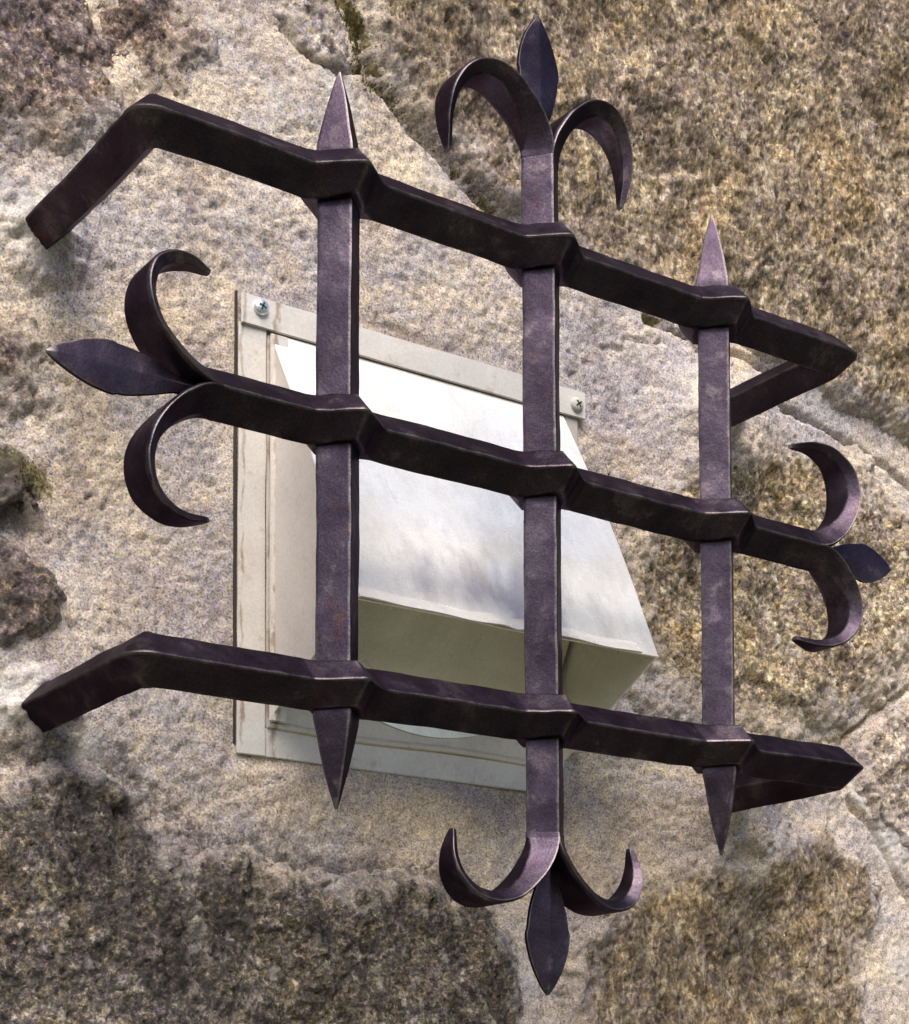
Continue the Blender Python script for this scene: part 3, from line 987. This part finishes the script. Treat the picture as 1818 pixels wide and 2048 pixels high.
def sweep(name, stations, parent, wobble=.0005, seed=0, angle=38, cap=(True, True), mat=None):
    """stations: (origin, axis_u, axis_v, section); sections have the same number of points"""
    V, F = [], []
    n = None
    ux = []
    for k, (o, u, v, sec) in enumerate(stations):
        n = len(sec)
        for (a, b) in sec:
            V.append(Vector(o) + Vector(u) * a + Vector(v) * b)
    P = np.array([tuple(q) for q in V])
    # forged unevenness: slow wander plus hammer facets
    def nz(f, s):
        return np.stack([fbm(P[:, (i + 1) % 3] + .7 * P[:, i], P[:, (i + 2) % 3] - .4 * P[:, i], f, 2, s + 7 * i) for i in range(3)], 1)
    P = P + wobble * 1.6 * nz(18, 300 + seed) + wobble * .9 * nz(75, 340 + seed)
    for k in range(len(stations) - 1):
        for i in range(n):
            j = (i + 1) % n
            F.append((k * n + i, k * n + j, (k + 1) * n + j, (k + 1) * n + i))
    if cap[0]:
        F.append(tuple(range(n)))
    if cap[1]:
        F.append(tuple((len(stations) - 1) * n + i for i in range(n)))
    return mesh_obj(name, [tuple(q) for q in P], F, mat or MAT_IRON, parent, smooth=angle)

RB = .0013
EYE = .0168

def eye(dx):
    """how far the punched eye bulges at a distance dx from an upright"""
    a = abs(dx)
    q = max(0.0, 1 - a / .0215)
    s = q * q * (3 - 2 * q) * .15 + q * .85
    return min(s * 1.06, 1.0)

def bar_section(bulge, hole, sz=1.0, inner=1.0):
    w = h + EYE * bulge
    zz = h * sz * (1 - .10 * bulge)
    g = max(.0004, hole + .0062 * min(1.0, bulge * 1.6)) if bulge > .001 and inner == 1.0 else .0004
    return rounded([(-w, 0), (-g, zz), (g, zz), (max(g + .001, w * inner), 0), (g, -zz), (-g, -zz)], RB)

def cross_bar(z, tilt, x0, x1, arms, seed, label):
    cxs = (-AL, 0.0, AR)
    st = []
    def sec_at(x):
        b = max(eye(x - c) for c in cxs)
        d = min(abs(x - c) for c in cxs)
        return bar_section(b, max(0, h * .97 - d))
    def zz(x):
        return z + tilt * x
    if arms:
        r = .0045
        for y in np.arange(.165, r + .003, -.006):
            st.append(((XL, y, zz(XL)), (1, 0, 0), (0, 0, 1), bar_section(0, 0)))
        for i in range(9):
            a = math.pi / 2 * i / 8
            # outward (front) normal turns from -x to -y; +u points to the inside of the bend
            o = (XL + r - r * math.cos(a), r - r * math.sin(a), zz(XL))
            st.append((o, (math.cos(a), math.sin(a), 0), (0, 0, 1), bar_section(.10 * math.sin(2 * a), 0, 1 + .05 * math.sin(2 * a), 1 - .5 * math.sin(2 * a))))
        xa, xb = XL + r + .002, XR - r - .002
    else:
        xa, xb = x0, x1
    xs = sorted(set([round(float(q), 5) for q in np.arange(xa, xb, .004)] + [xb] +
                    [round(c + d, 5) for c in cxs for d in np.arange(-.027, .0271, .0015)]))
    xs = [q for q in xs if xa <= q <= xb]
    if arms: xs = [q for q in xs if q > xa + .001 and q < xb - .001]
    for x in xs:
        st.append(((x, 0, zz(x)), (0, 1, 0), (0, 0, 1), sec_at(x)))
    if arms:
        r = .0045
        for i in range(9):
            a = math.pi / 2 * i / 8
            o = (XR - r + r * math.sin(a), r - r * math.cos(a), zz(XR))
            st.append((o, (-math.sin(a), math.cos(a), 0), (0, 0, 1), bar_section(.10 * math.sin(2 * a), 0, 1.0, 1 - .5 * math.sin(2 * a))))
        for y in np.arange(r + .004, .165, .006):
            st.append(((XR, y, zz(XR)), (-1, 0, 0), (0, 0, 1), bar_section(0, 0)))
    o = sweep('crossbar', st, grille, .00055, seed, cap=(False, False))
    o['label'] = label
    return o

def upright(x, z0, z1, seed, label, lean=0.0, fade=0.0):
    st = []
    def sec(s):
        return rounded([(0, -h * s), (h * s, 0), (0, h * s), (-h * s, 0)], RB)
    for z in np.linspace(z0, z1, int((z1 - z0) / .005) + 1):
        st.append(((x + lean * z, 0, z), (1, 0, 0), (0, 1, 0), sec(1.0 - .22 * max(0.0, 1 - min(z - z0, z1 - z) / fade) if fade else 1.0)))
    o = sweep('upright', st, grille, .00045, seed, cap=(False, False))
    o['label'] = label
    return o

def spike(x, z0, z1, parent, seed, lean=0.0, label=None, tipx=0.0):
    st = []
    n = 22
    for i in range(n + 1):
        t = i / n
        s = 1.0 if t < .28 else 1 - ((t - .28) / .72) ** 1.45 * .92
        s *= 1 + .07 * math.exp(-((t - .28) / .12) ** 2)
        z = z0 + (z1 - z0) * t
        st.append(((x + lean * z + tipx * t, 0, z), (1, 0, 0), (0, 1, 0),
                   rounded([(0, -h * s), (h * s, 0), (0, h * s), (-h * s, 0)], RB * (.5 + .5 * s))))
    o = sweep('spike', st, parent, .0004, seed)
    if label: o['label'] = label
    return o

def catmull(pts, n):
    pts = [Vector(p) for p in pts]
    pts = [2 * pts[0] - pts[1]] + pts + [2 * pts[-1] - pts[-2]]
    out = []
    for i in range(1, len(pts) - 2):
        p0, p1, p2, p3 = pts[i - 1:i + 3]
        for k in range(n):
            t = k / n
            out.append(.5 * ((2 * p1) + (-p0 + p2) * t + (2 * p0 - 5 * p1 + 4 * p2 - p3) * t * t + (-p0 + 3 * p1 - 3 * p2 + p3) * t ** 3))
    out.append(pts[-2])
    return out

def scroll(frame, curve, parent, seed, label, wob=.00045, wide=1.0):
    """one half of the split bar end, curled back. frame(u, v, y) -> world; curve holds (u, v) of the split face"""
    c = catmull(curve, 7)
    n = len(c)
    st = []
    ex = Vector(frame(1, 0, 0)) - Vector(frame(0, 0, 0))
    ev = Vector(frame(0, 1, 0)) - Vector(frame(0, 0, 0))
    for i, p in enumerate(c):
        t = i / (n - 1)
        d = (c[min(i + 1, n - 1)] - c[max(i - 1, 0)]).normalized()
        nrm = Vector((-d.y, d.x))              # to the concave side
        taper = 1.0 if t < .50 else max(.16, 1 - ((t - .50) / .50) ** 2.4 * .84)
        w = h * wide * (1 + .20 * math.sin(min(1, t / .75) * math.pi)) * taper
        # ridge on the concave side flattens quickly from the half diamond to a strap
        k = max(0, 1 - t / .55)
        k = k * k * (3 - 2 * k)
        th = (h * k + .0058 * (1 - k)) * (taper ** .55)
        flat = (1 - k) * .55 * w                # the ridge turns into a narrow flat
        o = frame(p.x, p.y, 0)
        U = (ex * nrm.x + ev * nrm.y)
        sec = rounded([(-w, 0), (-flat - .0004, th), (flat + .0004, th), (w, 0), (w * .86, -.0014 * taper), (-w * .86, -.0014 * taper)], .0009 * max(.3, taper))
        st.append((o, (0, 1, 0), U, sec))
    o = sweep('scroll', st, parent, wob, seed, angle=42, cap=(False, True))
    o['label'] = label
    return o

def leaf(frame, u0, u1, hw, parent, seed, label, twist=0.0):
    n = 30
    st = []
    ex = Vector(frame(1, 0, 0)) - Vector(frame(0, 0, 0))
    ev = Vector(frame(0, 1, 0)) - Vector(frame(0, 0, 0))
    for i in range(n + 1):
        t = i / n
        if t < .18:
            w = .0042 + .0004 * t
        else:
            q = (t - .18) / .82
            w = .0042 + (hw - .0042) * math.sin(min(1, q / .50) * math.pi / 2) ** 1.1 if q < .50 else hw * (1 - ((q - .50) / .50) ** 1.9) + .0009
        th = .0036 * (1 - .45 * t) if t > .1 else .0046
        eg = .0013
        o = frame(u0 + (u1 - u0) * t, 0, -.0015)
        tw = twist * t
        V_ = ev * math.cos(tw) + Vector((0, 1, 0)) * math.sin(tw)
        Y_ = Vector((0, 1, 0)) * math.cos(tw) - ev * math.sin(tw)
        th2 = min(th, w * .9)
        eg2 = min(eg, w * .4)
        st.append((o, V_, Y_, rounded([(-w, -eg2), (0, -th2), (w, -eg2), (w, eg2), (0, th2), (-w, eg2)], .0006)))
    o = sweep('leaf_finial', st, parent, .0005, seed, angle=30)
    o['label'] = label
    return o

top_bar = cross_bar(ZT, 0.0, 0, 0, True, 1, 'top crossbar bent back to the wall at both ends')
mid_bar = cross_bar(ZM, -.004, -.2075, .2110, False, 2, 'middle crossbar with fleur-de-lis ends')
low_bar = cross_bar(ZB, .001, 0, 0, True, 3, 'bottom crossbar bent back to the wall at both ends')

left_up = upright(-AL, ZB, ZT, 4, 'left upright with pointed ends', lean=.004)
mid_up = upright(0, -.2035, .1860, 5, 'middle upright with fleur-de-lis ends', lean=-.004)
right_up = upright(AR, ZB, ZT, 6, 'right upright with pointed ends', lean=-.006)
spike(-AL, ZT - .004, .1925, left_up, 7, .004, 'upper spike of the left upright')
spike(-AL, ZB + .004, -.2025, left_up, 8, .004, 'lower spike of the left upright')
spike(AR, ZT - .004, .1935, right_up, 9, -.006, 'upper spike of the right upright')
spike(AR, ZB + .004, -.2040, right_up, 10, -.006, 'lower spike of the right upright')

# curl of a scroll in (along the bar, sideways)
CURL = [(.0, .0), (.006, .0006), (.0145, .0040), (.026, .0125), (.0365, .0250), (.0405, .0390), (.0370, .0520), (.0270, .0605), (.0150, .0630), (.0020, .0605)]
def curl(u0, su=1.0, sv=1.0, tip=0.0):
    return [(u0 + a * su - tip * (i / 9.0) ** 4, b * sv) for i, (a, b) in enumerate(CURL)]
F_L_up = lambda u, v, y: (-u, y, ZM + .0008 + v)
F_L_dn = lambda u, v, y: (-u, y, ZM + .0008 - v)
F_R_up = lambda u, v, y: (u, y, ZM - .0008 + v)
F_R_dn = lambda u, v, y: (u, y, ZM - .0008 - v)
scroll(F_L_up, curl(.2075, 1.0, 1.04), mid_bar, 2, 'upward scroll at the left end', .00055)
scroll(F_L_dn, curl(.2075, 1.0, 1.08), mid_bar, 2, 'downward scroll at the left end', .00055)
scroll(F_R_up, curl(.2110, .88, 1.08, .016), mid_bar, 2, 'upward scroll at the right end', .00055)
scroll(F_R_dn, curl(.2110, .88, .99, .014), mid_bar, 2, 'downward scroll at the right end', .00055)
leaf(F_L_up, .2120, .2950, .0125, mid_bar, 25, 'leaf finial at the left end', .10)
leaf(F_R_up, .2160, .2865, .0120, mid_bar, 26, 'leaf finial at the right end', .05)
F_T_l = lambda u, v, y: (-.0008 - v, y, u)
F_T_r = lambda u, v, y: (-.0008 + v, y, u)
F_B_l = lambda u, v, y: (.0008 - v, y, -u)
F_B_r = lambda u, v, y: (.0008 + v, y, -u)
scroll(F_T_l, curl(.1860, 1.0, 1.06, .015), mid_up, 5, 'left scroll at the top of the middle upright')
scroll(F_T_r, curl(.1860, 1.04, 1.0, .012), mid_up, 5, 'right scroll at the top of the middle upright')
scroll(F_B_l, curl(.2035, 1.02, 1.05), mid_up, 5, 'left scroll at the foot of the middle upright')
scroll(F_B_r, curl(.2035, 1.0, 1.03), mid_up, 5, 'right scroll at the foot of the middle upright')
leaf(lambda u, v, y: (-.0030 - v, y, u), .1880, .2715, .0140, mid_up, 35, 'leaf finial at the top of the middle upright', -.06)
leaf(F_B_l, .2080, .2940, .0138, mid_up, 36, 'leaf finial at the foot of the middle upright', .06)
